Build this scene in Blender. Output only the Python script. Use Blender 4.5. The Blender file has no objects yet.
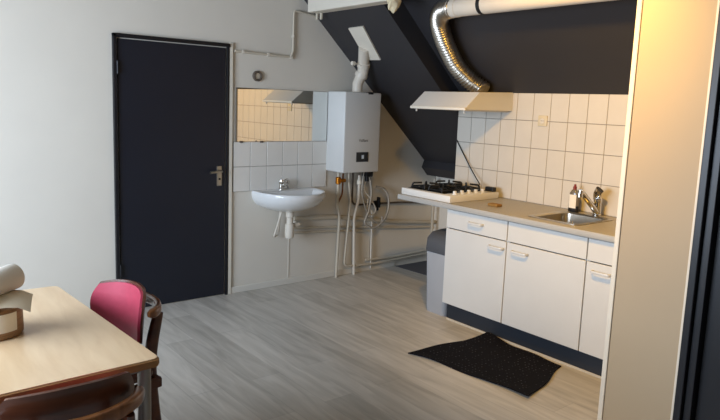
import bpy, bmesh, math, random
from mathutils import Vector, Matrix
random.seed(7)
PI = math.pi
sc = bpy.context.scene
COL = sc.collection

# ------------------------------------------------------------------ materials
def rgb(h):
    h = h.lstrip('#')
    c = [int(h[i:i+2], 16)/255 for i in (0, 2, 4)]
    return tuple((x/12.92 if x <= .04045 else ((x+.055)/1.055)**2.4) for x in c)

def mat(name, col, rough=.5, metal=0.0, var=.05, scale=6.0, stretch=(1, 1, 1), bump=0.0, spec=.5, coat=0.0, trans=0.0, ior=1.45):
    m = bpy.data.materials.new(name); m.use_nodes = True
    nt = m.node_tree; b = nt.nodes['Principled BSDF']
    if isinstance(col, str): col = rgb(col)
    tc = nt.nodes.new('ShaderNodeTexCoord'); mp = nt.nodes.new('ShaderNodeMapping')
    mp.inputs['Scale'].default_value = stretch
    nz = nt.nodes.new('ShaderNodeTexNoise'); nz.inputs['Scale'].default_value = scale; nz.inputs['Detail'].default_value = 4
    nt.links.new(tc.outputs['Object'], mp.inputs['Vector']); nt.links.new(mp.outputs['Vector'], nz.inputs['Vector'])
    cr = nt.nodes.new('ShaderNodeValToRGB')
    cr.color_ramp.elements[0].position = .3; cr.color_ramp.elements[1].position = .7
    cr.color_ramp.elements[0].color = tuple(max(0, c*(1-var)) for c in col)+(1,)
    cr.color_ramp.elements[1].color = tuple(min(1, c*(1+var)) for c in col)+(1,)
    nt.links.new(nz.outputs['Fac'], cr.inputs['Fac']); nt.links.new(cr.outputs['Color'], b.inputs['Base Color'])
    b.inputs['Roughness'].default_value = rough; b.inputs['Metallic'].default_value = metal
    b.inputs['Specular IOR Level'].default_value = spec; b.inputs['Coat Weight'].default_value = coat
    b.inputs['Transmission Weight'].default_value = trans; b.inputs['IOR'].default_value = ior
    if bump:
        bp = nt.nodes.new('ShaderNodeBump'); bp.inputs['Strength'].default_value = bump; bp.inputs['Distance'].default_value = .004
        nt.links.new(nz.outputs['Fac'], bp.inputs['Height']); nt.links.new(bp.outputs['Normal'], b.inputs['Normal'])
    return m

def floor_mat():
    m = bpy.data.materials.new('grey_laminate'); m.use_nodes = True
    nt = m.node_tree; b = nt.nodes['Principled BSDF']; L = nt.links.new
    tc = nt.nodes.new('ShaderNodeTexCoord')
    mp = nt.nodes.new('ShaderNodeMapping'); mp.inputs['Rotation'].default_value = (0, 0, PI/2); L(tc.outputs['Object'], mp.inputs['Vector'])
    br = nt.nodes.new('ShaderNodeTexBrick'); L(mp.outputs['Vector'], br.inputs['Vector'])
    br.inputs['Scale'].default_value = 1; br.inputs['Brick Width'].default_value = 1.25; br.inputs['Row Height'].default_value = .19
    br.inputs['Mortar Size'].default_value = .0016; br.inputs['Mortar Smooth'].default_value = .3; br.inputs['Bias'].default_value = 0
    br.offset = .37; br.offset_frequency = 2
    br.inputs['Color1'].default_value = rgb('#a29d94')+(1,); br.inputs['Color2'].default_value = rgb('#c8c3ba')+(1,)
    br.inputs['Mortar'].default_value = rgb('#83817d')+(1,)
    m2 = nt.nodes.new('ShaderNodeMapping'); m2.inputs['Scale'].default_value = (7, .8, 1); L(tc.outputs['Object'], m2.inputs['Vector'])
    nz = nt.nodes.new('ShaderNodeTexNoise'); nz.inputs['Scale'].default_value = 2.2; nz.inputs['Detail'].default_value = 8; nz.inputs['Distortion'].default_value = 1.2
    L(m2.outputs['Vector'], nz.inputs['Vector'])
    cr = nt.nodes.new('ShaderNodeValToRGB'); cr.color_ramp.elements[0].position = .3; cr.color_ramp.elements[1].position = .72
    cr.color_ramp.elements[0].color = rgb('#9a958c')+(1,); cr.color_ramp.elements[1].color = rgb('#dad5cc')+(1,)
    L(nz.outputs['Fac'], cr.inputs['Fac'])
    mx = nt.nodes.new('ShaderNodeMix'); mx.data_type = 'RGBA'; mx.inputs[0].default_value = .48
    L(br.outputs['Color'], mx.inputs[6]); L(cr.outputs['Color'], mx.inputs[7]); L(mx.outputs[2], b.inputs['Base Color'])
    b.inputs['Roughness'].default_value = .38; b.inputs['Specular IOR Level'].default_value = .5
    return m

def wood_mat(name, c1, c2, rough=.35, coat=.0, stretch=(1, 10, 1)):
    m = bpy.data.materials.new(name); m.use_nodes = True
    nt = m.node_tree; b = nt.nodes['Principled BSDF']; L = nt.links.new
    tc = nt.nodes.new('ShaderNodeTexCoord'); mp = nt.nodes.new('ShaderNodeMapping'); mp.inputs['Scale'].default_value = stretch
    L(tc.outputs['Object'], mp.inputs['Vector'])
    nz = nt.nodes.new('ShaderNodeTexNoise'); nz.inputs['Scale'].default_value = 4; nz.inputs['Detail'].default_value = 7; nz.inputs['Distortion'].default_value = .8
    L(mp.outputs['Vector'], nz.inputs['Vector'])
    cr = nt.nodes.new('ShaderNodeValToRGB'); cr.color_ramp.elements[0].position = .3; cr.color_ramp.elements[1].position = .7
    cr.color_ramp.elements[0].color = rgb(c1)+(1,); cr.color_ramp.elements[1].color = rgb(c2)+(1,)
    L(nz.outputs['Fac'], cr.inputs['Fac']); L(cr.outputs['Color'], b.inputs['Base Color'])
    b.inputs['Roughness'].default_value = rough; b.inputs['Coat Weight'].default_value = coat
    return m

def mat_dots():
    m = bpy.data.materials.new('doormat_weave'); m.use_nodes = True
    nt = m.node_tree; b = nt.nodes['Principled BSDF']; L = nt.links.new
    tc = nt.nodes.new('ShaderNodeTexCoord'); mp = nt.nodes.new('ShaderNodeMapping'); L(tc.outputs['Object'], mp.inputs['Vector'])
    mp.inputs['Rotation'].default_value = (0, 0, .06); mp.inputs['Scale'].default_value = (34, 34, 0)
    vo = nt.nodes.new('ShaderNodeTexVoronoi'); vo.inputs['Scale'].default_value = 1; vo.inputs['Randomness'].default_value = .25
    L(mp.outputs['Vector'], vo.inputs['Vector'])
    cr = nt.nodes.new('ShaderNodeValToRGB'); cr.color_ramp.elements[0].position = .05; cr.color_ramp.elements[1].position = .17
    cr.color_ramp.elements[0].color = rgb('#5a5b60')+(1,); cr.color_ramp.elements[1].color = rgb('#15151a')+(1,)
    L(vo.outputs['Distance'], cr.inputs['Fac']); L(cr.outputs['Color'], b.inputs['Base Color'])
    b.inputs['Roughness'].default_value = .95; b.inputs['Specular IOR Level'].default_value = .1
    return m

M = dict(
    wall=mat('painted_wall', '#dad4c8', .75, var=.02, scale=3, bump=.05),
    wallr=mat('dimmed_beige_wall', '#ad9c82', .6, var=.015, scale=2),  # weak daylight and lamp warmth are put into this darker beige
    dim=mat('darkened_unseen_wall', '#8a8276', .8, var=.03),  # for unseen walls and ceiling, darkened to cut bounced light
    white=mat('white_paint', '#dcd5c6', .45, var=.02),
    trimw=mat('white_trim', '#d8d4ca', .45, var=.02),
    ceil=mat('ceiling_paint', '#d8d4cc', .8, var=.02),
    slope=mat('black_sloped_panel', '#2f2e31', .5, var=.06, scale=2),
    floor=floor_mat(),
    navy=mat('navy_black_paint', '#171b26', .42, var=.05, scale=2),
    black=mat('black_paint', '#131419', .4, var=.06),
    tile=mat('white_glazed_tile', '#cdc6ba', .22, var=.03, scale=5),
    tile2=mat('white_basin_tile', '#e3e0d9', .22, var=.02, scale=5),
    grout=mat('tile_grout', '#8b857b', .9, var=.06),
    porcelain=mat('white_porcelain', '#dfe0df', .12, var=.01, coat=.3),
    enamel=mat('white_enamel', '#dddbd6', .25, var=.01),
    boiler=mat('boiler_white', '#cfcfcc', .35, var=.01),
    cab=mat('white_laminate_front', '#cfceca', .42, var=.015),
    gap=mat('cabinet_shadow_gap', '#2a2a2b', .7, var=.04),
    plinth=mat('dark_blue_plinth', '#20262f', .5, var=.05),
    counter=mat('speckled_worktop', '#a39d92', .4, var=.10, scale=90),
    steel=mat('brushed_steel', '#b5afa3', .3, 1.0, var=.05, stretch=(1, 20, 1)),
    handle=mat('pale_grey_handle', '#d0cfcb', .4, .1, var=.02),
    chrome=mat('chrome', '#cfccc6', .12, 1.0, var=.02),
    alu=mat('crinkled_aluminium', '#b9b3a8', .28, 1.0, var=.15, scale=40),
    pvc=mat('white_plastic_pipe', '#d3cbbd', .4, var=.03),
    pipe=mat('painted_pipe', '#c4bba9', .5, var=.04),
    darkpipe=mat('dark_pipe', '#5a5046', .5, var=.08),
    copper=mat('copper_pipe', '#8a5a35', .4, .8, var=.1),
    brass=mat('brass_valve', '#c07a2a', .3, .9, var=.1),
    hose=mat('grey_hose', '#a9a296', .5, .2, var=.1, scale=60),
    rubber=mat('black_plastic', '#121214', .5, var=.06),
    iron=mat('cast_iron', '#0f0f10', .6, var=.1),
    binl=mat('grey_bin_plastic', '#a3a5a9', .5, var=.03),
    bind=mat('dark_grey_bin_lid', '#4d4f54', .5, var=.04),
    doormat=mat_dots(),
    tablew=wood_mat('pale_maple', '#d4b48c', '#e0c39c', .3, .15, (6, 1, 1)),
    edgew=wood_mat('brown_table_edge', '#94693a', '#aa8050', .6, 0),
    chairw=wood_mat('dark_chair_wood', '#3a1c10', '#5a2f1b', .35, .3, (1, 1, 5)),
    railw=wood_mat('bentwood_rail', '#6b3f20', '#8a5830', .28, .4, (6, 1, 1)),
    pink=mat('pink_upholstery', '#a6344a', .5, var=.05, scale=40),
    tubem=mat('grey_table_tube', '#8b8780', .35, .6, var=.04),
    wire=mat('black_wire', '#141414', .4, var=.05),
    paper=mat('white_paper', '#ece6da', .8, var=.02, scale=20),
    sheet=mat('kraft_parchment', '#dccdb2', .7, var=.04, scale=12),
    jar=wood_mat('woven_brown_pot', '#7d5a38', '#a9825a', .5, .1, (1, 1, 18)),
    label=mat('paper_label', '#e8e0d0', .7, var=.03),
    dark=mat('display_panel', '#26282b', .25, var=.04),
    ink=mat('grey_ink', '#6a6a6a', .6, var=.03),
    lit=mat('pale_digit', '#c9d4de', .5, var=.02),
    soap=mat('dark_soap_bottle', '#3a2f28', .2, var=.05, coat=.4),
    clear=mat('clear_bottle', '#6f675b', .15, var=.05, coat=.4),
    redcap=mat('red_cap', '#7f2a1c', .4, var=.04),
    sponge=mat('yellow_sponge', '#8f6c38', .9, var=.15, scale=40, bump=.4),
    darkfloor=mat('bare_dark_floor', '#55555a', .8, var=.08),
    filth=mat('insulation_foam', '#d5c6a4', .9, var=.08, scale=20, bump=.5),
)
def mirror_mat():
    m = mat('mirror_glass', '#dfe0dc', .01, 1.0, var=.002); return m
M['mirror'] = mirror_mat()

# ------------------------------------------------------------------ mesh helpers
def wloc(p):
    v = Vector((0, 0, 0)); 
    while p is not None: v += p.location; p = p.parent
    return v

def link(name, bm, m, parent=None, smooth=False, at=None, local=False, angle=40):
    """bm is in world coordinates (or in the parent's frame with local=True)"""
    bmesh.ops.remove_doubles(bm, verts=bm.verts, dist=1e-6)
    bmesh.ops.recalc_face_normals(bm, faces=bm.faces)
    if parent is None:
        if at is None:
            xs = [v.co.x for v in bm.verts]; ys = [v.co.y for v in bm.verts]; zs = [v.co.z for v in bm.verts]
            at = Vector(((min(xs)+max(xs))/2, (min(ys)+max(ys))/2, min(zs)))
        off = Vector(at)
    else:
        off = Vector((0, 0, 0)) if local else wloc(parent)
    if off.length > 0: bmesh.ops.translate(bm, verts=bm.verts, vec=-off)
    me = bpy.data.meshes.new(name); bm.to_mesh(me); bm.free()
    if smooth:
        for p in me.polygons: p.use_smooth = True
        try: me.set_sharp_from_angle(angle=math.radians(angle))
        except Exception: pass
    for mm in (m if isinstance(m, (list, tuple)) else [m]): me.materials.append(mm)
    o = bpy.data.objects.new(name, me); COL.objects.link(o)
    if parent is None: o.location = off
    else: o.parent = parent
    return o

def tag(o, label, cat, group=None):
    o['label'] = label; o['category'] = cat
    if group: o['group'] = group
    return o

def thing(name, label, cat, loc, rz=0, group=None):
    o = bpy.data.objects.new(name, None); COL.objects.link(o); o.location = loc; o.rotation_euler = (0, 0, rz)
    o.empty_display_size = .05
    return tag(o, label, cat, group)

def struct(name, bm, m, parent=None, smooth=False, label=None):
    o = link(name, bm, m, parent, smooth)
    if parent is None: o['kind'] = 'structure'
    if label: o['label'] = label
    return o

def B(): return bmesh.new()

def merge(bm, tmp):
    me = bpy.data.meshes.new('tmp'); tmp.to_mesh(me); tmp.free(); bm.from_mesh(me); bpy.data.meshes.remove(me)

def box(bm, a, b, bev=0.0, seg=2, mi=0):
    t = B()
    bmesh.ops.create_cube(t, size=1)
    c = [(a[i]+b[i])/2 for i in range(3)]; s = [abs(b[i]-a[i]) for i in range(3)]
    for v in t.verts: v.co = Vector([c[i]+v.co[i]*s[i] for i in range(3)])
    if bev: bmesh.ops.bevel(t, geom=list(t.edges), offset=min(bev, min(s)*.45), segments=seg, affect='EDGES', profile=.5)
    for f in t.faces: f.material_index = mi
    merge(bm, t); return bm

def prism(bm, pts, axis, lo, hi, mi=0, bev=0.0):
    """closed polygon (2D) extruded along axis ('x','y','z')"""
    def P(p, h):
        if axis == 'x': return (h, p[0], p[1])
        if axis == 'y': return (p[0], h, p[1])
        return (p[0], p[1], h)
    t = B()
    a = [t.verts.new(P(p, lo)) for p in pts]; b = [t.verts.new(P(p, hi)) for p in pts]
    n = len(pts); t.faces.new(a); t.faces.new(b[::-1])
    for i in range(n): t.faces.new((a[i], a[(i+1) % n], b[(i+1) % n], b[i]))
    bmesh.ops.recalc_face_normals(t, faces=t.faces)
    if bev: bmesh.ops.bevel(t, geom=[e for e in t.edges if len(e.link_faces) == 2 and e.calc_face_angle() > .5], offset=bev, segments=2, affect='EDGES', profile=.5)
    for f in t.faces: f.material_index = mi
    merge(bm, t); return bm

def smooth_path(pts, n=8):
    pts = [Vector(p) for p in pts]; out = []
    for i in range(len(pts)-1):
        p0 = pts[max(i-1, 0)]; p1 = pts[i]; p2 = pts[i+1]; p3 = pts[min(i+2, len(pts)-1)]
        for k in range(n):
            t = k/n
            out.append(.5*((2*p1)+(-p0+p2)*t+(2*p0-5*p1+4*p2-p3)*t*t+(-p0+3*p1-3*p2+p3)*t**3))
    out.append(pts[-1]); return out

def round_path(pts, r=.03, n=5):
    pts = [Vector(p) for p in pts]; out = [pts[0]]
    for i in range(1, len(pts)-1):
        a, b, c = pts[i-1], pts[i], pts[i+1]
        d1 = (a-b); d2 = (c-b); rr = min(r, d1.length*.45, d2.length*.45)
        p = b+d1.normalized()*rr; q = b+d2.normalized()*rr
        for k in range(n+1):
            t = k/n; out.append((1-t)**2*p+2*t*(1-t)*b+t*t*q)
    out.append(pts[-1]); return out

def tube(bm, pts, r, seg=12, caps=True, mi=0, flat=None, up=None):
    """r: number or list of radii; flat: (rx, ry) elliptical/rounded section"""
    pts = [Vector(p) for p in pts]; n = len(pts)
    T = []
    for i in range(n):
        d = pts[min(i+1, n-1)]-pts[max(i-1, 0)]; T.append(d.normalized())
    u = Vector(up) if up else (Vector((0, 0, 1)) if abs(T[0].z) < .9 else Vector((1, 0, 0)))
    rings = []
    for i in range(n):
        u = (u-T[i]*u.dot(T[i])).normalized(); v = T[i].cross(u)
        rr = r[i] if isinstance(r, (list, tuple)) else r
        ring = []
        for k in range(seg):
            a = 2*PI*k/seg; cx, sy = math.cos(a), math.sin(a)
            if flat:
                e = .6
                cx = math.copysign(abs(cx)**e, cx)*flat[0]; sy = math.copysign(abs(sy)**e, sy)*flat[1]
                ring.append(bm.verts.new(pts[i]+(u*cx+v*sy)*rr))
            else: ring.append(bm.verts.new(pts[i]+(u*cx+v*sy)*rr))
        rings.append(ring)
    for i in range(n-1):
        for k in range(seg):
            f = bm.faces.new((rings[i][k], rings[i][(k+1) % seg], rings[i+1][(k+1) % seg], rings[i+1][k])); f.material_index = mi
    if caps:
        f = bm.faces.new(rings[0][::-1]); f.material_index = mi
        f = bm.faces.new(rings[-1]); f.material_index = mi
    return bm

def lathe(bm, prof, c, axis='z', seg=32, mi=0):
    """prof: (r, h) pairs, revolved about axis through c"""
    rings = []
    for r, h in prof:
        ring = []
        for k in range(seg):
            a = 2*PI*k/seg; x, y = r*math.cos(a), r*math.sin(a)
            co = {'z': (x, y, h), 'y': (x, h, y), 'x': (h, x, y)}[axis]
            ring.append(bm.verts.new(Vector(c)+Vector(co)))
        rings.append(ring)
    for i in range(len(rings)-1):
        for k in range(seg):
            f = bm.faces.new((rings[i][k], rings[i][(k+1) % seg], rings[i+1][(k+1) % seg], rings[i+1][k])); f.material_index = mi
    for rg in (rings[0], rings[-1]):
        try: f = bm.faces.new(rg); f.material_index = mi
        except Exception: pass
    return bm

def loft(bm, loops, cap0=True, cap1=True, mi=0):
    R = [[bm.verts.new(p) for p in l] for l in loops]; n = len(R[0])
    for i in range(len(R)-1):
        for k in range(n):
            f = bm.faces.new((R[i][k], R[i][(k+1) % n], R[i+1][(k+1) % n], R[i+1][k])); f.material_index = mi
    if cap0: bm.faces.new(R[0][::-1]).material_index = mi
    if cap1: bm.faces.new(R[-1]).material_index = mi
    return bm

def rrect(cx, cy, w, d, r, z, n=5, rot=0):
    out = []
    for (sx, sy, a0) in ((1, 1, 0), (-1, 1, PI/2), (-1, -1, PI), (1, -1, 1.5*PI)):
        for k in range(n+1):
            a = a0+PI/2*k/n
            x = sx*(w/2-r)+r*math.cos(a); y = sy*(d/2-r)+r*math.sin(a)
            out.append(Vector((cx+x*math.cos(rot)-y*math.sin(rot), cy+x*math.sin(rot)+y*math.cos(rot), z)))
    return out

# ------------------------------------------------------------------ room dimensions
XT = 2.591            # face of the tiled kitchen wall
XC = 1.968            # cabinet fronts
ZC = .901             # worktop top
YE = -.906            # left end of the tiled wall
YB = -3.045            # end of the white wall beside the kitchen
XP = 1.48             # face of the white wall beside the kitchen
ZCEIL = 2.62
XL, YN = -2.9, -6.6   # left wall, near wall

# floor
bm = B(); box(bm, (XL, YN, -.08), (3.4, .0, 0)); struct('floor', bm, M['floor'])
# back wall, built of boards with the seams the photo shows
bm = B(); box(bm, (XL, 0, 0), (3.4, .12, ZCEIL)); struct('wall_back', bm, M['wall'])
bm = B(); box(bm, (3.295, YB, 0), (3.40, 0, 1.2)); struct('wall_knee', bm, M['wall'])
# left wall with window opening
bm = B()
WY0, WY1, WZ0, WZ1 = -3.1, -.8, .85, 2.25
box(bm, (XL-.15, YN, 0), (XL, 0.12, WZ0)); box(bm, (XL-.15, YN, WZ1), (XL, .12, ZCEIL))
box(bm, (XL-.15, YN, WZ0), (XL, WY0, WZ1)); box(bm, (XL-.15, WY1, WZ0), (XL, .12, WZ1))
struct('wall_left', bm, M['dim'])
bm = B()
for y in (WY0, (WY0+WY1)/2-.03, WY1-.06): box(bm, (XL-.11, y, WZ0), (XL-.04, y+.06, WZ1))
for z in (WZ0, WZ1-.06): box(bm, (XL-.11, WY0, z), (XL-.04, WY1, z+.06))
struct('window_1', bm, M['trimw'])
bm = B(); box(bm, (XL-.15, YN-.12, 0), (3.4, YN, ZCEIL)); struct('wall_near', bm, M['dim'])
# ceiling
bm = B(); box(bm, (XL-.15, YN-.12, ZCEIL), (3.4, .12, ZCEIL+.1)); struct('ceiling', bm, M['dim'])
# sloped black roof lining: a lower leaf at the back wall and a higher leaf over the kitchen
bm = B()
prism(bm, [(1.42, 2.621), (1.769, 2.290), (3.103, 1.061), (3.074, .990), (3.157, .905), (3.30, .905), (3.30, 1.28), (1.93, 2.621)], 'y', YE, 0)
struct('ceiling_slope_back', bm, M['slope'])
a = .944
bm = B()
prism(bm, [(XT-(2.621-1.733)/a, 2.621), (XT, 1.733), (3.34, 1.733-a*(3.34-XT)), (3.42, 1.06), (1.9, 2.621)], 'y', YB-.05, YE)
struct('ceiling_slope_kitchen', bm, M['slope'])
# tiled partition behind the kitchen
bm = B(); box(bm, (XT+.008, YB, 0), (XT+.09, YE, 1.732)); struct('wall_kitchen', bm, M['wall'])
def tiles_x(name, x, y0, y1, z0, z1, tw, th):
    bm = B()
    box(bm, (x+.004, y1, z0), (x+.012, y0, z1), mi=1)
    g = .0022; y = y0; 
    while y > y1+.005:
        ya = max(y-tw, y1); z = z0
        while z < z1-.005:
            zb = min(z+th, z1)
            if y-ya > .012: box(bm, (x, ya+g, z+g), (x+.008, y-g, zb-g), .0015, 1)
            z += th
        y -= tw
    return struct(name, bm, [M['tile'], M['grout']])
tiles_x('trim_1', XT, YE, YB, ZC, 1.733, .153, .208)
def tiles_y(name, x0, x1, z0, z1, tw, th):
    bm = B(); box(bm, (x0, -.008, z0), (x1, 0, z1), mi=1); g = .0022
    x = x0
    while x < x1-.01:
        xb = min(x+tw, x1); z = z1
        while z > z0+.01:
            za = max(z-th, z0); box(bm, (x+g, -.011, za+g), (xb-g, -.003, z-g), .0015, 1); z -= th
        x += tw
    return struct(name, bm, [M['tile2'], M['grout']])
tiles_y('trim_2', .949, 1.878, .853, 1.262, .1548, .2045)
# white wall beside the kitchen with corner board, then the black door
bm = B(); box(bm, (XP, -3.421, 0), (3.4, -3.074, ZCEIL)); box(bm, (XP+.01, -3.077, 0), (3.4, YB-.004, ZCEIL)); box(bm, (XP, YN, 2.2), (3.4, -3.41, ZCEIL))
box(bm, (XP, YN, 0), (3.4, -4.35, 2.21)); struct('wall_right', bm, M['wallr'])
bm = B(); box(bm, (XP-.006, -3.071, 0), (XP+.03, YB, ZCEIL), .004); struct('trim_3', bm, M['white'])
bm = B(); box(bm, (XP-.004, -3.425, 0), (XP+.02, -3.412, 2.2), .003); struct('trim_4', bm, M['white'])
d2 = B()
box(d2, (XP+.055, -4.28, 0), (XP+.10, -3.50, 2.13)); 
d2o = struct('door_2', d2, M['black'])
bm = B(); box(bm, (XP-.012, -3.459, 0), (XP+.10, -3.425, 2.2), .004); box(bm, (XP+.012, -3.495, 0), (XP+.10, -3.461, 2.17), .003)
box(bm, (XP-.012, -4.34, 0), (XP+.10, -4.29, 2.2), .004); box(bm, (XP-.012, -4.34, 2.14), (XP+.10, -3.425, 2.2), .004)
link('door_frame', bm, M['black'], d2o)
bm = B(); tube(bm, [(XP+.05, -3.51, 1.60), (XP+.05, -3.51, 1.70)], .009, 10); link('hinge', bm, M['black'], d2o, True)

# door in the back wall
DW, DH = .904, 2.03
bm = B(); box(bm, (.035, -.012, .008), (DW-.03, -.0005, DH-.035), .003)
door = struct('door_1', bm, M['navy'])
bm = B()
box(bm, (0, -.03, 0), (.026, -.0005, DH), .004); box(bm, (DW-.022, -.022, 0), (DW, -.0005, DH), .004); box(bm, (0, -.03, DH-.028), (DW, -.0005, DH), .004)
link('door_frame', bm, M['black'], door)
for z in (.28, 1.75):
    bm = B(); tube(bm, [(.03, -.03, z), (.03, -.03, z+.09)], .008, 10); link('hinge', bm, M['black'], door, True)
bm = B(); box(bm, (.800, -.022, .912), (.842, -.012, 1.072), .004)
hp = link('handle_plate', bm, M['steel'], door)
bm = B(); tube(bm, round_path([(.822, -.018, 1.032), (.822, -.066, 1.032), (.72, -.066, 1.027)], .018), .0105, 12); link('lever', bm, M['steel'], hp, True)
bm = B(); lathe(bm, [(.009, -.026), (.009, -.021)], (.821, 0, .968), 'y', 16); link('lock_cylinder', bm, M['rubber'], hp, True)
bm = B(); box(bm, (DW, -.02, 0), (DW+.03, -.0005, DH+.01), .003); struct('trim_5', bm, M['white'])
bm = B(); box(bm, (DW+.03, -.014, 0), (2.755, -.0005, .055), .004); struct('baseboard_back', bm, M['trimw'])
# seams of the wall boarding
for i, (x, z0, z1) in enumerate(((1.50, .052, .43), (2.42, .06, .42))):
    bm = B(); box(bm, (x-.006, -.004, z0), (x+.006, -.0005, z1), .0015); struct('trim_%d' % (6+i), bm, M['wall'])
# bare floor strip under the roof
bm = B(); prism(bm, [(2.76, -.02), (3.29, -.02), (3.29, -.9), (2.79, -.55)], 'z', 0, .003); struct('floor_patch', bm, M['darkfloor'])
# white boxed beam along the top of the slope
bm = B(); box(bm, (1.575, -1.10, 2.338), (1.69, -.09, 2.47), .008)
beam = tag(link('ceiling_beam', bm, M['white']), 'white painted box beam running along the top of the black slope', 'beam')
bm = B()
t = B(); bmesh.ops.create_icosphere(t, subdivisions=3, radius=1)
for v in t.verts:
    n = v.co.normalized(); k = 1+.18*math.sin(5*n.x+2)*math.cos(6*n.z+n.y*4)
    v.co = Vector((1.61+n.x*.05*k, -1.135+n.y*.045*k, 2.335+n.z*.075*k))
merge(bm, t); link('foam_end', bm, M['filth'], beam, True)
for y in (-.10, -.16):
    bm = B(); box(bm, (1.66, y-.012, 2.285), (1.675, y+.012, 2.34), .003); link('bracket', bm, M['pipe'], beam)

# ------------------------------------------------------------------ wall pieces
bm = B()
tube(bm, round_path([(1.49, -.018, 2.0), (1.49, -.018, 2.35), (1.86, -.018, 2.315)], .03), .009, 10)
tube(bm, round_path([(.946, -.018, 1.978), (1.47, -.018, 1.968), (1.49, -.018, 2.02)], .03), .011, 10)
cond = tag(link('conduit', bm, M['pipe'], None, True), 'thin cream conduit bent in a step on the upper back wall', 'conduit')
for x, z in ((1.02, 1.977), (1.25, 1.972), (1.47, 1.968)):
    bm = B(); box(bm, (x-.012, -.03, z-.014), (x+.012, 0, z+.014), .003); link('clip', bm, M['pvc'], cond)
bm = B(); box(bm, (1.483, -.03, 2.13), (1.497, 0, 2.15), .003); link('clip', bm, M['pvc'], cond)
bm = B(); tube(bm, [(1.52, -.05, 2.56), (1.75, -.05, 2.325)], .011, 10)
tag(link('brace_rod', bm, M['pipe'], None, True), 'slanting cream rod behind the near end of the beam', 'rod')
# round pipe rosette above mirror
bm = B(); lathe(bm, [(.028, -.006), (.041, -.006), (.041, 0), (.043, 0), (.043, -.016), (.038, -.022), (.031, -.022), (.028, -.016), (.028, -.006)], (1.160, 0, 1.795), 'y', 28)
ros = tag(link('pipe_rosette', bm, M['darkpipe'], None, True), 'small round dark ringed hole cover above the mirror', 'cover')
bm = B(); lathe(bm, [(.026, -.004), (.026, -.010), (.012, -.012)], (1.160, 0, 1.795), 'y', 28); link('plug', bm, M['pipe'], ros, True)
# mirror
bm = B(); box(bm, (.973, -.014, 1.264), (1.864, -.006, 1.693))
mir = tag(link('wall_mirror', bm, M['mirror']), 'frameless rectangular mirror above the wash basin reflecting the kitchen tiles', 'mirror')
bm = B(); box(bm, (.971, -.006, 1.262), (1.866, 0, 1.695)); link('backing', bm, M['darkpipe'], mir)
for x in (1.0, 1.19):
    bm = B(); box(bm, (x, -.020, 1.253), (x+.03, -.001, 1.269), .003); link('clip', bm, M['darkpipe'], mir)

# wash basin
BX, BA, BD = 1.42, .295, .43
def basin_outline(s, z, cy=0.0, n=40, sx=None, cyy=None):
    out = []
    sx = sx or s
    for k in range(n+1):
        t = PI*k/n
        x = math.copysign(abs(math.cos(t))**.98, math.cos(t))*BA; y = -BD*(math.sin(t)**.85)*.80-.085*(1 if 0 < k < n else 1)
        out.append(Vector((BX+x*sx, cy+y*s, z)))
    out.append(Vector((BX-BA*sx, cy*1.0 if cy else 0, z))); out.append(Vector((BX+BA*sx, cy if cy else 0, z)))
    return out
wb = thing('wash_basin', 'white porcelain wash basin hung below the mirror', 'basin', (BX, -.2, .70))
bm = B()
loops = [basin_outline(.42, .705, sx=.34), basin_outline(.62, .725, sx=.60), basin_outline(.82, .765, sx=.86), basin_outline(.94, .81, sx=.97), basin_outline(1, .85), basin_outline(1, .872), basin_outline(.985, .880, sx=.985)]
def inner(s, z):
    return [Vector((BX+(p.x-BX)*s, -.245+(p.y+.215)*s*.78, z)) for p in basin_outline(1, z)]
loops += [inner(.90, .878), inner(.86, .868), inner(.78, .82), inner(.6, .77), inner(.3, .745), inner(.05, .742)]
loft(bm, loops)
bowl = link('bowl', bm, M['porcelain'], wb, True, angle=60)
bm = B(); lathe(bm, [(.012, -.084), (.012, -.075)], (BX-.03, 0, .835), 'y', 16); link('overflow_hole', bm, M['rubber'], wb, True)
bm = B()
tube(bm, [(BX-.04, -.055, .878), (BX-.04, -.055, .935)], [.022, .019], 16)
lathe(bm, [(.021, .930), (.024, .945), (.020, .965), (.006, .972)], (BX-.04, -.055, 0), 'z', 18)
tube(bm, smooth_path([(BX-.04, -.065, .915), (BX-.04, -.12, .925), (BX-.04, -.155, .905)], 5), [.012]*11, 10)
tube(bm, [(BX-.04, -.05, .962), (BX-.0, -.085, .975)], .006, 8)
lathe(bm, [(.006, .0), (.016, .006), (.016, .026), (.004, .03)], (BX+.0, -.09, .935), 'z', 14)
bmesh.ops.translate(bm, verts=bm.verts, vec=(0, 0, -.025))
tag(link('basin_tap', bm, M['chrome'], None, True), 'small chrome mixer tap on the wash basin rim', 'tap')
bm = B()
lathe(bm, [(.035, .705), (.035, .66), (.028, .655), (.028, .60)], (BX-.01, -.15, 0), 'z', 20)
lathe(bm, [(.038, .60), (.040, .56), (.040, .50), (.034, .478), (.015, .472)], (BX-.01, -.15, 0), 'z', 20)
trap = link('bottle_trap', bm, M['pvc'], wb, True)
bm = B(); tube(bm, round_path([(BX+.02, -.15, .585), (BX+.10, -.15, .585), (BX+.10, -.04, .585)], .03), .018, 12); link('outlet', bm, M['pvc'], trap, True)
bm = B(); tube(bm, round_path([(BX-.06, -.10, .70), (BX-.105, -.06, .49), (BX-.09, -.045, .475), (BX-.055, -.045, .49), (BX-.05, -.06, .70)], .03), .008, 8)
link('supply_hose', bm, M['pvc'], wb, True)

wb.location.z -= .025
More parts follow.
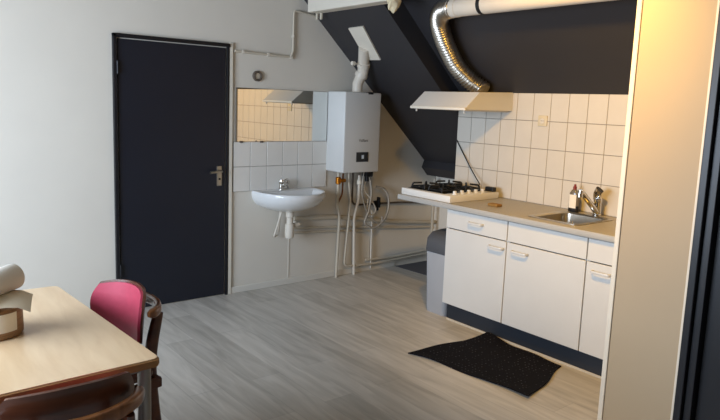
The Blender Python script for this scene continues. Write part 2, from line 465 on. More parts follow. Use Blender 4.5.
# boiler
boi = thing('wall_boiler', 'white wall-hung boiler with dark display beside the mirror', 'boiler', (2.06, -.13, .985))
bm = B(); box(bm, (1.872, -.262, .998), (2.278, 0, 1.703), .012, 3); link('casing', bm, M['boiler'], boi, True)
bm = B(); box(bm, (2.012, -.268, 1.094), (2.148, -.262, 1.180), .003); disp = link('display', bm, M['dark'], boi)
bm = B(); box(bm, (2.070, -.2705, 1.122), (2.095, -.268, 1.155), .001); link('digit', bm, M['lit'], disp)
def text(s, size, loc, rot, m, parent, ext=.0006, name='lettering'):
    cu = bpy.data.curves.new('t', 'FONT'); cu.body = s; cu.size = size; cu.extrude = ext; cu.align_x = 'CENTER'; cu.align_y = 'CENTER'
    to = bpy.data.objects.new('t', cu); COL.objects.link(to)
    dg = bpy.context.evaluated_depsgraph_get(); dg.update()
    me = bpy.data.meshes.new_from_object(to.evaluated_get(dg))
    bpy.data.objects.remove(to); bpy.data.curves.remove(cu)
    me.transform(Matrix.Translation(Vector(loc)-wloc(parent)) @ rot)
    me.materials.clear(); me.materials.append(m); me.name = name
    o = bpy.data.objects.new(name, me); COL.objects.link(o); o.parent = parent; return o
RY = Matrix.Rotation(PI/2, 4, 'X')
text('Vaillant', .036, (2.09, -.2626, 1.282), RY, M['ink'], boi)
bm = B(); box(bm, (2.125, -.225, 1.687), (2.18, -.268, 1.707), .004); link('latch', bm, M['rubber'], boi)
# flue
flue = thing('boiler_flue', 'white jointed flue pipe rising from the boiler into the slope', 'flue', (2.055, -.18, 1.688))
bm = B(); tube(bm, [(2.062, -.18, 1.704), (2.064, -.18, 1.775), (2.092, -.195, 1.855)], .046, 20); link('lower_pipe', bm, M['pvc'], flue, True)
bm = B(); tube(bm, smooth_path([(2.090, -.196, 1.835), (2.090, -.215, 1.88), (2.080, -.234, 1.93), (2.056, -.265, 1.985), (2.00, -.335, 2.075)], 6), .049, 20); link('upper_pipe', bm, M['pvc'], flue, True)
bm = B(); tube(bm, [(2.084, -.191, 1.835), (2.092, -.205, 1.868)], .058, 20); link('joint', bm, M['pvc'], flue, True)
bm = B(); tube(bm, [(2.081, -.232, 1.925), (2.070, -.248, 1.955)], .0565, 20); tube(bm, [(2.06, -.24, 1.94), (1.965, -.235, 1.945)], .008, 8); tube(bm, [(1.98, -.235, 1.945), (1.95, -.235, 1.945)], .018, 12)
link('clamp', bm, M['pvc'], flue, True)
nrm = Vector((-.9213, 0, -1)).normalized()
bm = B(); P4 = [Vector(p) for p in ((1.839, -.323, 2.2255), (1.836, -.519, 2.2283), (2.101, -.443, 1.9841), (2.096, -.26, 1.9887))]
loft(bm, [[p+nrm*.0005 for p in P4], [p+nrm*.012 for p in P4]]); link('wall_plate', bm, M['white'], flue)

# pipes under the boiler: each run one thing
def pipe_thing(name, pts, r, m, label, cat='pipe', rad=.03, group=None):
    bm = B(); tube(bm, round_path(pts, rad), r, 12)
    o = link(name, bm, m, None, True); return tag(o, label, cat, group)
pa = pipe_thing('water_pipe', [(1.965, -.075, .985), (1.967, -.075, .68), (2.005, -.06, .58), (1.995, -.05, 0)], .013, M['pipe'], 'leftmost cream pipe dropping from the boiler past a brass valve to the floor')
bm = B(); lathe(bm, [(.014, .875), (.026, .885), (.026, .935), (.014, .945)], (1.966, -.075, 0), 'z', 14); tube(bm, [(1.966, -.09, .91), (2.03, -.09, .91)], .018, 10); link('valve', bm, M['brass'], pa, True)
pb = pipe_thing('heating_pipe', [(2.085, -.075, .985), (2.085, -.075, .9), (2.115, -.075, .72), (2.085, -.05, .12), (2.12, -.05, .092), (2.42, -.05, .075), (3.23, -.05, .095)], .0095, M['pipe'], 'thin cream pipe from the boiler turning right low along the back wall')
pc = pipe_thing('drain_pipe', [(2.205, -.08, .95), (2.205, -.08, .72), (2.175, -.06, .55), (2.205, -.05, 0)], .014, M['pvc'], 'pale pipe with white collar dropping from boiler to floor, right of the valve pipe')
bm = B(); lathe(bm, [(.015, .86), (.023, .868), (.023, .90), (.015, .91)], (2.205, -.08, 0), 'z', 14); link('collar', bm, M['white'], pc, True)
pipe_thing('copper_pipe', [(2.03, -.06, .985), (2.035, -.05, .78), (1.99, -.05, .70)], .008, M['copper'], 'short copper pipe bending left behind the brass valve')
pg = pipe_thing('gas_pipe', [(2.145, -.06, .985), (2.15, -.05, .70), (2.20, -.04, .665), (2.75, -.04, .655), (3.2, -.04, .62)], .0095, M['darkpipe'], 'dark gas pipe running right from the boiler behind the hob')
bm = B(); tube(bm, [(2.415, -.055, .665), (2.475, -.055, .668)], .03, 12); box(bm, (2.44, -.10, .63), (2.46, -.06, .73), .006); tube(bm, [(2.445, -.06, .67), (2.448, -.06, .60)], .018, 10)
link('gas_cock', bm, M['rubber'], pg, True)
pipe_thing('flexible_hose', smooth_path([(2.29, -.10, .97), (2.34, -.10, .80), (2.30, -.12, .62), (2.26, -.12, .50), (2.38, -.13, .45), (2.52, -.12, .55), (2.56, -.10, .70), (2.52, -.08, .80), (2.42, -.07, .83)], 8), .011, M['hose'], 'grey flexible hose looping below the boiler to the right', 'hose', .001)
pipe_thing('white_cable', smooth_path([(2.30, -.09, .98), (2.26, -.09, .82), (2.33, -.10, .73), (2.40, -.10, .62), (2.36, -.10, .57), (2.30, -.10, .62), (2.31, -.09, .72)], 8), .007, M['pvc'], 'white cable in a small knot under the boiler', 'cable', .001)
pipe_thing('grey_cable', smooth_path([(2.24, -.10, .985), (2.22, -.11, .78), (2.30, -.12, .58), (2.44, -.13, .48), (2.47, -.12, .55)], 8), .007, M['hose'], 'thin grey cable curving down from the boiler underside', 'cable', .001)
bm = B(); box(bm, (2.25, -.13, .935), (2.33, -.05, .998), .01); tube(bm, [(2.285, -.09, .98), (2.285, -.09, .89)], .02, 10)
tag(link('pump_unit', bm, M['rubber'], None, True), 'black pump block under the boiler', 'pump')
# long horizontal runs on the back wall
def run(name, pts, r, m, label): return pipe_thing(name, pts, r, m, label)
h1 = run('waste_pipe', [(1.53, -.024, .592), (2.0, -.024, .567), (2.75, -.024, .457), (3.29, -.024, .407)], .020, M['pipe'], 'thick cream waste pipe along the wall from the basin to the corner')
bm = B(); tube(bm, [(1.70, -.024, .583), (1.98, -.024, .568)], .0238, 14); link('sleeve', bm, M['pipe'], h1, True)
run('supply_pipe', [(1.53, -.022, .505), (2.05, -.022, .47), (2.75, -.022, .395), (3.24, -.022, .36)], .010, M['pipe'], 'thin cream pipe just under the thick waste pipe')
run('lower_supply_pipe', [(1.53, -.022, .465), (2.05, -.022, .43), (2.4, -.022, .395)], .010, M['pipe'], 'lowest of the three pipes beside the basin trap')
run('corner_pipe', [(2.36, -.03, .115), (2.75, -.03, .105), (3.2, -.06, .135)], .011, M['pipe'], 'cream pipe running above the floor into the dark corner under the slope')
run('vertical_pipe', [(2.415, -.03, .60), (2.425, -.03, .03)], .008, M['wall'], 'painted upright pipe on the wall right of the boiler hoses')
run('corner_riser', [(3.19, -.08, .0), (3.19, -.08, .88)], .014, M['pipe'], 'upright pale pipe in the corner under the black slope')

# ------------------------------------------------------------------ kitchen
def handle_x(parent, yc, z, w=.125, name='handle'):
    bm = B(); x = XC
    tube(bm, round_path([(x, yc-w/2, z), (x-.028, yc-w/2+.004, z), (x-.028, yc+w/2-.004, z), (x, yc+w/2, z)], .014), 1, 10, flat=(.009, .005), up=(0, 0, 1))
    return link(name, bm, M['handle'], parent, True)
ZD = .716
def cabinet(y0, y1, label, parts):
    """y0 > y1; base cabinet body plus fronts"""
    c = thing('base_cabinet', label, 'cabinet', (XC+.29, (y0+y1)/2, .137), group='white kitchen base cabinets')
    bm = B(); x0, x1, zt = XC+.0185, XT-.001, ZC-.042
    box(bm, (x0, y0-.017, .137), (x1, y0-.001, zt)); box(bm, (x0, y1+.001, .137), (x1, y1+.017, zt))
    box(bm, (x0, y1+.018, .137), (x1, y0-.018, .153)); box(bm, (x1-.006, y1+.018, .154), (x1, y0-.018, zt))
    box(bm, (x0, y1+.018, ZD-.009), (x0+.02, y0-.018, ZD+.009), mi=1); box(bm, (x0, y1+.018, zt-.02), (x0+.02, y0-.018, zt), mi=1)
    link('carcass', bm, [M['cab'], M['gap']], c)
    g = .0035
    for (kind, za, zb, hy) in parts:
        bm = B(); box(bm, (XC, y1+g, za+g), (XC+.018, y0-g, zb-g), .003, 2)
        f = link(kind, bm, M['cab'], c)
        if hy is not None: handle_x(f, hy, zb-.055 if kind == 'door' else .792)
    return c
cabinet(-1.428, -1.996, 'white cabinet with drawer and door nearest the grey bin', [('drawer', ZD, .858, -1.722), ('door', .137, ZD, -1.915)])
cabinet(-1.996, -2.602, 'widest white cabinet under the sink with a blank top panel', [('panel', ZD, .858, None), ('door', .137, ZD, -2.115)])
cabinet(-2.602, -3.038, 'white cabinet partly hidden by the white wall on the right', [('panel', ZD, .858, None), ('door', .137, ZD, -2.712)])
bm = B(); box(bm, (XC+.05, -3.038, 0), (XC+.07, -1.44, .136)); box(bm, (XC+.07, -1.47, 0), (XT-.01, -1.44, .136))
tag(link('plinth', bm, M['plinth']), 'dark blue plinth board under the white cabinets', 'plinth')
bm = B(); box(bm, (XC+.045, -3.038, 0), (XC+.049, -1.44, .014)); struct('baseboard_kitchen', bm, M['pipe'])
# worktop with an opening for the sink
SX0, SX1, SY0, SY1 = 2.05, 2.465, -2.095, -2.465
bm = B(); z0, z1 = ZC-.04, ZC; x0, x1 = XC-.02, XT-.001
box(bm, (x0, SY0, z0), (x1, YE+.0, z1)); box(bm, (x0, -3.041, z0), (x1, SY1, z1)); box(bm, (x0, SY1, z0), (SX0, SY0, z1)); box(bm, (SX1, SY1, z0), (x1, SY0, z1))
wt = tag(link('worktop', bm, M['counter']), 'grey speckled worktop above the white cabinets, overhanging the bin', 'worktop')
bm = B(); tube(bm, [(x0, -3.041, z1-.02), (x0, YE, z1-.02)], 1, 16, flat=(.02, .007), up=(0, 0, 1)); link('front_edge', bm, mat('worktop_edge', '#a9a8a4', .45, var=.05), wt, True)
# sink
sk = thing('kitchen_sink', 'stainless steel sink let into the worktop', 'sink', ((SX0+SX1)/2, (SY0+SY1)/2, ZC-.15))
bm = B(); cx, cy = (SX0+SX1)/2, (SY0+SY1)/2; w, d = SX1-SX0+.03, SY0-SY1+.03
loft(bm, [rrect(cx, cy, w, d, .05, ZC+.001), rrect(cx, cy, w, d, .05, ZC+.005), rrect(cx, cy, w-.045, d-.045, .05, ZC+.006), rrect(cx, cy, w-.065, d-.065, .05, ZC-.004), rrect(cx, cy, w-.085, d-.085, .05, ZC-.12), rrect(cx, cy, w-.16, d-.16, .04, ZC-.145), rrect(cx, cy, .05, .05, .02, ZC-.15)], False, True)
link('basin', bm, M['steel'], sk, True)
bm = B(); lathe(bm, [(.04, ZC-.147), (.038, ZC-.144), (.02, ZC-.146)], (cx, cy, 0), 'z', 20); link('drain', bm, M['chrome'], sk, True)
# tap
tp = thing('kitchen_tap', 'chrome single-lever kitchen mixer tap behind the sink', 'tap', (2.52, -2.315, ZC))
bm = B(); lathe(bm, [(.031, ZC), (.031, ZC+.01), (.026, ZC+.015), (.026, ZC+.09), (.030, ZC+.10), (.028, ZC+.125), (.012, ZC+.138)], (2.52, -2.315, 0), 'z', 20); link('body', bm, M['chrome'], tp, True)
bm = B(); tube(bm, smooth_path([(2.513, -2.315, ZC+.025), (2.435, -2.315, ZC+.085), (2.315, -2.317, ZC+.172), (2.29, -2.317, ZC+.182)], 5), [.021]*4+[.019]*6+[.017]*6, 12); tube(bm, [(2.297, -2.317, ZC+.186), (2.29, -2.317, ZC+.145)], .019, 12)
link('spout', bm, M['chrome'], tp, True)
bm = B(); tube(bm, smooth_path([(2.525, -2.305, ZC+.11), (2.51, -2.312, ZC+.15), (2.49, -2.33, ZC+.17), (2.47, -2.35, ZC+.19)], 5), 1, 12, flat=(.013, .028), up=(1, 0, 0)); link('lever', bm, M['chrome'], tp, True)
# soap bottle
so = thing('soap_bottle', 'dish soap bottle with a pale label and red cap left of the kitchen tap', 'bottle', (2.51, -2.135, ZC))
bm = B(); n = 24
def oval(rx, ry, z): return [Vector((2.51+rx*math.cos(2*PI*k/n), -2.135+ry*math.sin(2*PI*k/n), ZC+z)) for k in range(n)]
loft(bm, [oval(.019, .036, .0), oval(.022, .040, .006), oval(.022, .040, .045)]); link('base', bm, M['rubber'], so, True)
bm = B(); loft(bm, [oval(.022, .040, .0455), oval(.022, .040, .10), oval(.021, .036, .135), oval(.016, .022, .155), oval(.012, .014, .162)]); link('body', bm, M['clear'], so, True)
bm = B(); loft(bm, [[Vector((2.51-.0235*math.sqrt(max(0, 1-(y/.042)**2)), -2.135+y, ZC+z)) for y in [(-.028+.056*k/10) for k in range(11)]] for z in (.03, .05, .09, .125)], False, False)
bm.faces.ensure_lookup_table()
fs = [f for f in bm.faces if f.calc_area() > .0009]
bmesh.ops.delete(bm, geom=fs, context='FACES'); bmesh.ops.solidify(bm, geom=bm.faces[:], thickness=.0006)
link('label_sticker', bm, M['label'], so, True)
bm = B(); loft(bm, [oval(.013, .013, .160), oval(.013, .013, .180), oval(.009, .009, .184), oval(.008, .008, .197), oval(.005, .005, .199)]); link('cap', bm, M['redcap'], so, True)
# sponge
bm = B(); box(bm, (2.15, -1.745, ZC), (2.21, -1.655, ZC+.020), .006)
tag(link('sponge', bm, M['sponge'], None, True), 'small yellow brown sponge lying on the worktop beside the hob', 'sponge')
# hob
HX0, HX1, HY0, HY1, HZ = 1.968, 2.525, -.918, -1.452, .954
hob = thing('gas_hob', 'white gas hob with black pan supports on the worktop end', 'hob', ((HX0+HX1)/2, (HY0+HY1)/2, ZC))
bm = B(); box(bm, (HX0, HY1, ZC), (HX1, HY0, HZ), .006, 2); link('housing', bm, M['enamel'], hob, True)
bm = B(); box(bm, (HX0+.04, HY1+.10, HZ), (HX1-.03, HY0-.03, HZ+.003), .001, 1); link('top_plate', bm, M['dark'], hob)
for bx in (HX0+.15, HX1-.14):
    for by in (HY0-.12, HY0-.31):
        bm = B(); lathe(bm, [(.045, HZ+.003), (.045, HZ+.014), (.034, HZ+.016), (.034, HZ+.024), (.01, HZ+.027)], (bx, by, 0), 'z', 20); link('burner', bm, M['iron'], hob, True)
        bm = B()
        for k in range(4):
            aa = PI/4+k*PI/2; c_, s_ = math.cos(aa), math.sin(aa)
            tube(bm, round_path([(bx+.115*c_, by+.105*s_, HZ+.003), (bx+.105*c_, by+.095*s_, HZ+.040), (bx+.03*c_, by+.03*s_, HZ+.044)], .012), .0075, 8)
        for (p, q) in (((-1, -1), (1, -1)), ((1, -1), (1, 1)), ((1, 1), (-1, 1)), ((-1, 1), (-1, -1))):
            tube(bm, [(bx+p[0]*.08, by+p[1]*.074, HZ+.012), (bx+q[0]*.08, by+q[1]*.074, HZ+.016)], .006, 8)
        link('pan_support', bm, M['iron'], hob, True)
for k in range(5):
    x = HX0+.10+k*.078
    bm = B(); lathe(bm, [(.019, HZ), (.019, HZ+.006), (.015, HZ+.008), (.014, HZ+.026), (.006, HZ+.028)], (x, HY1+.048, 0), 'z', 18); link('knob', bm, M['enamel'], hob, True)
bm = B(); box(bm, (HX1-.055, HY1+.10, HZ), (HX1-.01, HY1+.02, HZ+.035), .006); link('igniter', bm, M['rubber'], hob)
# black cord from the partition edge to the hob
bm = B(); tube(bm, smooth_path([(XT-.006, YE-.006, 1.328), (XT-.012, -.99, 1.235), (XT-.035, -1.13, 1.09), (XT-.078, -1.262, .990)], 6), .0045, 8)
tag(link('power_cord', bm, M['rubber'], None, True), 'thin black cord slanting across the tiles down to the hob', 'cord')
# socket
so2 = thing('wall_socket', 'cream wall socket set among the kitchen tiles', 'socket', (XT, -1.765, 1.488))
bm = B(); box(bm, (XT-.010, -1.805, 1.488), (XT, -1.725, 1.568), .004); link('face_plate', bm, mat('cream_plastic', '#cfc2a4', .45, var=.02), so2, True)
bm = B(); lathe(bm, [(.021, -.010), (.021, -.014), (.018, -.014), (.017, -.011), (.004, -.011)], (XT, -1.765, 1.528), 'x', 20); link('outlet', bm, M['pvc'], so2, True)
for dy in (-.008, .008):
    bm = B(); lathe(bm, [(.003, -.0125), (.003, -.011)], (XT, -1.765+dy, 1.528), 'x', 10); link('pin_hole', bm, M['rubber'], so2, True)

# hood
hd = thing('cooker_hood', 'cream slanted cooker hood fixed to the wall over the hob', 'hood', (2.3, -1.18, 1.583))
HYA, HYB = -.885, -1.472
bm = B()
prism(bm, [(XT, 1.590), (2.060, 1.590), (2.055, 1.602), (2.200, 1.722), (XT, 1.735)], 'y', HYB, HYA, bev=.003)
bm.normal_update(); link('canopy', bm, M['enamel'], hd)
bm = B(); box(bm, (2.047, HYB, 1.583), (2.071, HYA, 1.606), .006); link('front_lip', bm, M['white'], hd, True)
bm = B(); box(bm, (2.075, HYB+.02, 1.580), (XT-.02, HYA-.02, 1.591), .002); link('filter', bm, M['steel'], hd)
for y in (HYA-.045, HYB+.035):
    bm = B(); tube(bm, [(2.08, y, 1.586), (2.08, y, 1.563)], .007, 8); link('peg', bm, M['pvc'], hd, True)
# flexible duct and pipe
duct = thing('flexible_duct', 'silver ribbed flexible duct curving up from the hood', 'duct', (2.42, -1.27, 1.71))
path = smooth_path([(2.435, -1.30, 1.742), (2.425, -1.27, 1.765), (2.36, -1.215, 1.82), (2.25, -1.175, 1.92), (2.13, -1.185, 2.04), (2.03, -1.215, 2.14), (1.94, -1.27, 2.225), (1.885, -1.345, 2.272), (1.862, -1.43, 2.285), (1.86, -1.49, 2.285)], 24)
# resample and ripple
L = [0]
for i in range(1, len(path)): L.append(L[-1]+(path[i]-path[i-1]).length)
NS = 300; P2 = []; R2 = []; j = 0
for k in range(NS+1):
    s = L[-1]*k/NS
    while j < len(L)-2 and L[j+1] < s: j += 1
    t = (s-L[j])/max(L[j+1]-L[j], 1e-9); P2.append(path[j].lerp(path[j+1], t)); R2.append(.066+.0055*math.sin(2*PI*k/7.5))
bm = B(); tube(bm, P2, R2, 28); link('ribbed_tube', bm, M['alu'], duct, True, angle=180)
bm = B(); tube(bm, [(1.86, -1.455, 2.285), (1.86, YB+.002, 2.285)], .0625, 28)
vp = tag(link('vent_pipe', bm, M['pvc'], None, True), 'white round vent pipe running along the black slope from the duct', 'pipe')
bm = B(); tube(bm, [(1.86, -1.735, 2.285), (1.86, -1.765, 2.285)], .0645, 28); link('rubber_ring', bm, M['rubber'], vp, True)
bm = B(); tube(bm, [(1.86, -1.46, 2.285), (1.86, -1.53, 2.285)], .0655, 28); link('sleeve', bm, M['pvc'], vp, True)

# bin
bn = thing('waste_bin', 'light grey plastic waste bin with dark lid under the worktop end', 'bin', (2.18, -1.295, 0))
bm = B(); loft(bm, [rrect(2.18, -1.297, .29, .205, .035, .0), rrect(2.18, -1.297, .30, .215, .035, .02), rrect(2.18, -1.295, .33, .250, .04, .50)]); link('body', bm, M['binl'], bn, True)
bm = B(); loft(bm, [rrect(2.18, -1.295, .335, .256, .04, .485), rrect(2.18, -1.295, .340, .262, .042, .49), rrect(2.18, -1.295, .330, .255, .042, .585), rrect(2.19, -1.295, .27, .235, .04, .63), rrect(2.20, -1.295, .16, .17, .035, .65)]); link('lid', bm, M['bind'], bn, True)

# doormat
bm = B()
corners = [Vector((1.285, -1.79, 0)), Vector((1.994, -1.862, 0)), Vector((1.967, -2.50, 0)), Vector((1.392, -2.675, 0))]
N = 26; G = [[None]*(N+1) for _ in range(N+1)]; H = [[None]*(N+1) for _ in range(N+1)]
for i in range(N+1):
    for k in range(N+1):
        u, v = i/N, k/N
        p = (corners[0].lerp(corners[1], u)).lerp(corners[3].lerp(corners[2], u), v)
        p.x += .012*math.sin(v*9)*(1-u)+.02*math.sin(PI*v)*(1-u)*-.0; p.y += .010*math.sin(u*8+1)*(v-.5)*2
        p.x -= .03*math.sin(PI*v)*(1-u)*0 - .035*math.sin(PI*v)*(1-u)
        e = max(abs(u-.5), abs(v-.5))*2
        z = .006+.004*max(0, e-.8)/.2*(1+math.sin(7*u+11*v))
        z += .022*max(0, 1-math.hypot((1-u)*3.2, v*3.2))+.018*max(0, 1-math.hypot(u*4, (1-v)*4))
        G[i][k] = bm.verts.new((p.x, p.y, z)); H[i][k] = bm.verts.new((p.x, p.y, max(z-.006, .0005)))
for i in range(N):
    for k in range(N):
        bm.faces.new((G[i][k], G[i+1][k], G[i+1][k+1], G[i][k+1])); bm.faces.new((H[i][k], H[i][k+1], H[i+1][k+1], H[i+1][k]))
for k in range(N):
    for (a_, b_) in (((0, k), (0, k+1)), ((N, k), (N, k+1)), ((k, 0), (k+1, 0)), ((k, N), (k+1, N))):
        bm.faces.new((G[a_[0]][a_[1]], G[b_[0]][b_[1]], H[b_[0]][b_[1]], H[a_[0]][a_[1]]))
tag(link('doormat', bm, M['doormat'], None, True), 'black speckled doormat lying crooked in front of the cabinets', 'mat')

# ------------------------------------------------------------------ table
TZ = .75
tb = thing('dining_table', 'pale wood topped dining table with brown edge at lower left', 'table', (-1.55, -2.23, 0))
def round_poly(pts, r, n=5):
    out = []; m_ = len(pts)
    for i in range(m_):
        a_, b_, c_ = Vector(pts[i-1]), Vector(pts[i]), Vector(pts[(i+1) % m_])
        p = b_+(a_-b_).normalized()*r; q = b_+(c_-b_).normalized()*r
        for k in range(n+1):
            t = k/n; out.append((1-t)**2*p+2*t*(1-t)*b_+t*t*q)
    return out
TP = [(-.735, -2.732), (-.800, -1.688), (-2.36, -1.655), (-2.30, -2.775)]
def tp(s, z, r=.03):
    c = Vector((-1.545, -2.226))
    out = []
    for p in round_poly([Vector((x, y)) for x, y in TP], r):
        d = (p-c); d.x -= math.copysign(s, d.x); d.y -= math.copysign(s, d.y); out.append(Vector((c.x+d.x, c.y+d.y, z)))
    return out
bm = B(); loft(bm, [tp(.006, TZ-.004), tp(.006, TZ-.0005), tp(.008, TZ)]); link('tabletop', bm, M['tablew'], tb)
bm = B(); loft(bm, [tp(.012, TZ-.033), tp(.003, TZ-.030), tp(0, TZ-.020), tp(.001, TZ-.006), tp(.006, TZ-.0035)]); link('edge_band', bm, M['edgew'], tb, True)
legs = [(-.772, -2.665), (-.835, -1.77), (-2.30, -1.73), (-2.24, -2.73)]
for x, y in legs:
    bm = B(); tube(bm, [(x, y, 0), (x, y, TZ-.033)], .022, 16); link('leg', bm, M['tubem'], tb, True)
bm = B()
for (p, q) in ((0, 1), (1, 2), (2, 3), (3, 0)):
    a_, b_ = legs[p], legs[q]; ins = .0
    tube(bm, [(a_[0], a_[1], TZ-.05), (b_[0], b_[1], TZ-.05)], .013, 10)
link('frame', bm, M['tubem'], tb, True)
bm = B()
for y in (-2.43, -2.33):
    tube(bm, [(-1.00, y, .655), (-2.05, y, .655)], .003, 6)
for x in (-1.0, -1.25, -1.5, -1.75, -2.05):
    tube(bm, round_path([(x, -2.43, TZ-.034), (x, -2.43, .655), (x, -2.33, .655), (x, -2.33, TZ-.034)], .01), .003, 6)
link('wire_rack', bm, M['wire'], tb, True)

# things on the table
JX, JY = -1.145, -2.205
jr = thing('storage_pot', 'round brown pot with a pale label on the table', 'pot', (JX, JY, TZ))
bm = B(); lathe(bm, [(.092, TZ), (.099, TZ+.006), (.100, TZ+.02), (.098, TZ+.10), (.094, TZ+.104), (.090, TZ+.10), (.088, TZ+.02), (.01, TZ+.012)], (JX, JY, 0), 'z', 40); link('body', bm, M['jar'], jr, True)
bm = B()
loops = []
for z in (TZ+.028, TZ+.094):
    loops.append([Vector((JX+.1012*math.cos(t), JY+.1012*math.sin(t), z)) for t in [math.radians(-135+85*k/16) for k in range(17)]])
R = [[bm.verts.new(p) for p in l] for l in loops]
for k in range(16): bm.faces.new((R[0][k], R[0][k+1], R[1][k+1], R[1][k]))
link('label_sticker', bm, M['label'], jr, True)
# folded parchment sheet
bm = B(); nu, nv = 16, 10
o0 = Vector((-1.06, -2.345, TZ+.116)); ux = Vector((.045, .17, .012)); vx = Vector((-.30, .06, .0))
G = []
for i in range(nu+1):
    row = []
    for k in range(nv+1):
        u, v = i/nu, k/nv
        p = o0+ux*u+vx*v
        p.z += .010*math.sin(u*3)+.012*math.sin(v*5+.5)*.4 + .006
        w_ = max(0, 1-v*6); p.x += .012*w_; p.z -= .022*w_*w_
        row.append(bm.verts.new(p))
    G.append(row)
for i in range(nu):
    for k in range(nv): bm.faces.new((G[i][k], G[i+1][k], G[i+1][k+1], G[i][k+1]))
bmesh.ops.solidify(bm, geom=bm.faces[:], thickness=.004)
tag(link('folded_sheet', bm, M['sheet'], None, True), 'curling cream sheet lying over the brown pot', 'paper')
# paper roll
rl = thing('paper_roll', 'white paper roll lying on top of the curled sheet', 'roll', (-1.15, -2.2, TZ+.125))
e1 = Vector((-1.055, -2.15, .938)); dr = Vector((-.80, -.58, -.06)).normalized()
bm = B(); pp = [e1+dr*t for t in (0, .002, .006, .12, .25, .256, .258)]
tube(bm, pp, [.038, .044, .047, .047, .047, .044, .038], 28); link('roll', bm, M['paper'], rl, True)
bm = B(); tube(bm, [e1-dr*.001, e1+dr*.004], .018, 18); link('core', bm, M['sheet'], rl, True)

# ------------------------------------------------------------------ chairs (built facing +y at the origin)
def make_chair(label):
    ch = thing('dining_chair', label, 'chair', (0, 0, 0), group=None)
    def arc(hw, yend, ymid, z, n=20, th0=0):
        out = []
        for k in range(n+1):
            t = -1+2*k/n; out.append(Vector((hw*t, ymid+(yend-ymid)*(abs(t)**2.2), z)))
        return out
    def shell(inset, thick, ztop, zbot, hw):
        # curved panel with rounded corners
        bm = B(); nu, nv = 28, 18; G = []
        for i in range(nu+1):
            row = []
            for k in range(nv+1):
                u = -1+2*i/nu; v = -1+2*k/nv; q = .62
                su = u*math.sqrt(1-.5*v*v*q); sv = v*math.sqrt(1-.5*u*u*q)
                x = hw*su*(1.03+.05*sv); z = (ztop+zbot)/2+(ztop-zbot)/2*sv
                y = -.235+.075*(abs(x/.187)**2.2)-.10*(z-.70)+inset
                row.append(bm.verts.new((x, y, z)))
            G.append(row)
        for i in range(nu):
            for k in range(nv): bm.faces.new((G[i][k], G[i+1][k], G[i+1][k+1], G[i][k+1]))
        bmesh.ops.recalc_face_normals(bm, faces=bm.faces)
        bmesh.ops.solidify(bm, geom=bm.faces[:], thickness=thick)
        return bm
    bk = link('backrest', shell(0, .012, .800, .555, .190), M['chairw'], ch, True, local=True)
    link('back_pad', shell(.0125, .011, .791, .562, .186), M['pink'], bk, True, local=True)
    bm = B(); pts = []
    for k in range(33):
        t = -1+2*k/32; pts.append(Vector((.199*math.sin(t*PI/2*.98), -.305+.13*(1-math.cos(t*PI/2))**.9, .712)))
    tube(bm, pts, [.55]+[.85]+[1]*29+[.85]+[.55], 14, flat=(.021, .015), up=(0, 0, 1)); link('top_rail', bm, M['railw'], ch, True, local=True)
    for s in (-1, 1):
        bm = B(); tube(bm, smooth_path([(s*.140, -.262, .690), (s*.146, -.215, .44), (s*.168, -.255, 0)], 8), [(.8+.25*math.sin(PI*k/16)) for k in range(17)], 14, flat=(.026, .017), up=(0, 1, 0)); link('leg', bm, M['chairw'], ch, True, local=True)
    for s in (-1, 1):
        bm = B(); tube(bm, [(s*.195, .20, .43), (s*.21, .225, 0)], [.021, .014], 14); link('leg', bm, M['chairw'], ch, True, local=True)
    bm = B()
    box(bm, (-.20, -.235, .385), (.20, -.21, .425), .004); box(bm, (-.20, .19, .385), (.20, .215, .425), .004)
    for s in (-1, 1): box(bm, (s*.2-.012, -.23, .385), (s*.2+.012, .21, .425), .004)
    link('seat_frame', bm, M['chairw'], ch, False, local=True)
    bm = B(); loft(bm, [rrect(0, -.02, .37, .38, .06, .426), rrect(0, -.02, .40, .41, .07, .436), rrect(0, -.02, .40, .41, .07, .452), rrect(0, -.02, .36, .36, .06, .464), rrect(0, -.02, .1, .1, .03, .468)]); link('seat', bm, M['chairw'], ch, True, local=True)
    return ch
def dup(o, parent=None):
    c = o.copy(); COL.objects.link(c)
    if parent: c.parent = parent
    for k in list(o.children): dup(k, c)
    return c
c1 = make_chair('dark wood dining chair with pink padded back at the table corner by the door')
c2 = dup(c1)
c1.location = (-.790, -2.03, 0); c1.rotation_euler = (0, 0, math.radians(103))
c2.location = (-1.055, -2.67, 0); c2.rotation_euler = (0, 0, math.radians(0))
for ch in c2.children:
    if ch.name.startswith('back_pad'):
        ch.material_slots[0].link = 'OBJECT'; ch.material_slots[0].material = M['chairw']
c2['label'] = 'dark wood dining chair seen from behind, nearest the camera at the table'
c1['group'] = c2['group'] = 'dark wood dining chairs at the table'

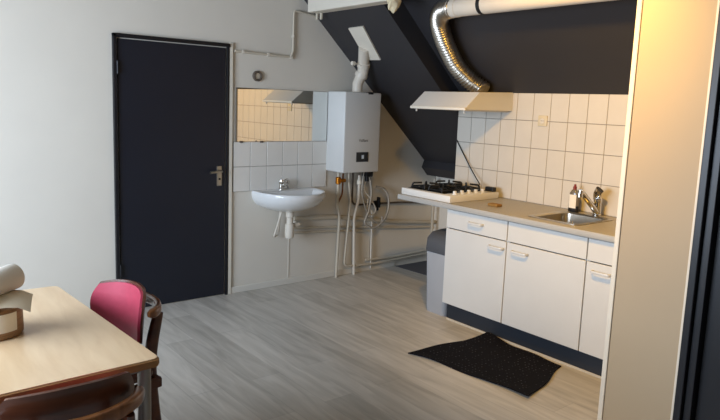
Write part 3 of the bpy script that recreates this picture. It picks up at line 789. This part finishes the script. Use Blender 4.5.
# ------------------------------------------------------------------ light
def area(name, loc, target, sx, sy, power, col):
    l = bpy.data.lights.new(name, 'AREA'); l.shape = 'RECTANGLE'; l.size = sx; l.size_y = sy; l.energy = power; l.color = col
    o = bpy.data.objects.new(name, l); COL.objects.link(o); o.location = loc
    o.rotation_euler = (Vector(target)-Vector(loc)).to_track_quat('-Z', 'Y').to_euler(); return o
area('window_daylight', (XL+.02, (WY0+WY1)/2, 1.55), (1.0, (WY0+WY1)/2-.25, 1.0), 2.2, 1.35, 180, (.71, .83, 1.0))
def point(name, loc, power, col, r=.06):
    l = bpy.data.lights.new(name, 'POINT'); l.energy = power; l.color = col; l.shadow_soft_size = r
    o = bpy.data.objects.new(name, l); COL.objects.link(o); o.location = loc; return o
def spot(name, loc, target, power, col, ang, r=.06):
    l = bpy.data.lights.new(name, 'SPOT'); l.energy = power; l.color = col; l.shadow_soft_size = r; l.spot_size = math.radians(ang); l.spot_blend = 1
    o = bpy.data.objects.new(name, l); COL.objects.link(o); o.location = loc
    o.rotation_euler = (Vector(target)-Vector(loc)).to_track_quat('-Z', 'Y').to_euler(); return o
spot('warm_ceiling_lamp', (.66, -2.78, 2.56), (2.25, -2.6, 1.30), 170, (1.0, .55, .08), 108)
w = bpy.data.worlds.new('World'); sc.world = w; w.use_nodes = True
nt = w.node_tree; bg = nt.nodes['Background']
sky = nt.nodes.new('ShaderNodeTexSky'); sky.sky_type = 'HOSEK_WILKIE'; sky.turbidity = 6; sky.sun_direction = (-.3, -.6, .75)
nt.links.new(sky.outputs['Color'], bg.inputs['Color']); bg.inputs['Strength'].default_value = .6

# ------------------------------------------------------------------ camera
f, cx, cy, cz, yaw, pit, rol, pp = 648.086, -1.526, -4.723, 1.609, .679, -.145, .038, -12.247
F = Vector((math.sin(yaw)*math.cos(pit), math.cos(yaw)*math.cos(pit), math.sin(pit)))
R0 = Vector((math.cos(yaw), -math.sin(yaw), 0)); U0 = R0.cross(F)
Rv = math.cos(rol)*R0+math.sin(rol)*U0; Uv = -math.sin(rol)*R0+math.cos(rol)*U0
cam = bpy.data.cameras.new('camera'); co = bpy.data.objects.new('camera', cam); COL.objects.link(co)
mw = Matrix((Rv, Uv, -F)).transposed().to_4x4(); mw.translation = (cx, cy, cz); co.matrix_world = mw
cam.sensor_width = 36; cam.sensor_fit = 'HORIZONTAL'; cam.lens = f/720*36; cam.shift_y = pp/720; cam.clip_start = .05
sc.camera = co
sc.view_settings.view_transform = 'Standard'; sc.view_settings.look = 'None'; sc.view_settings.exposure = .12; sc.view_settings.gamma = 1
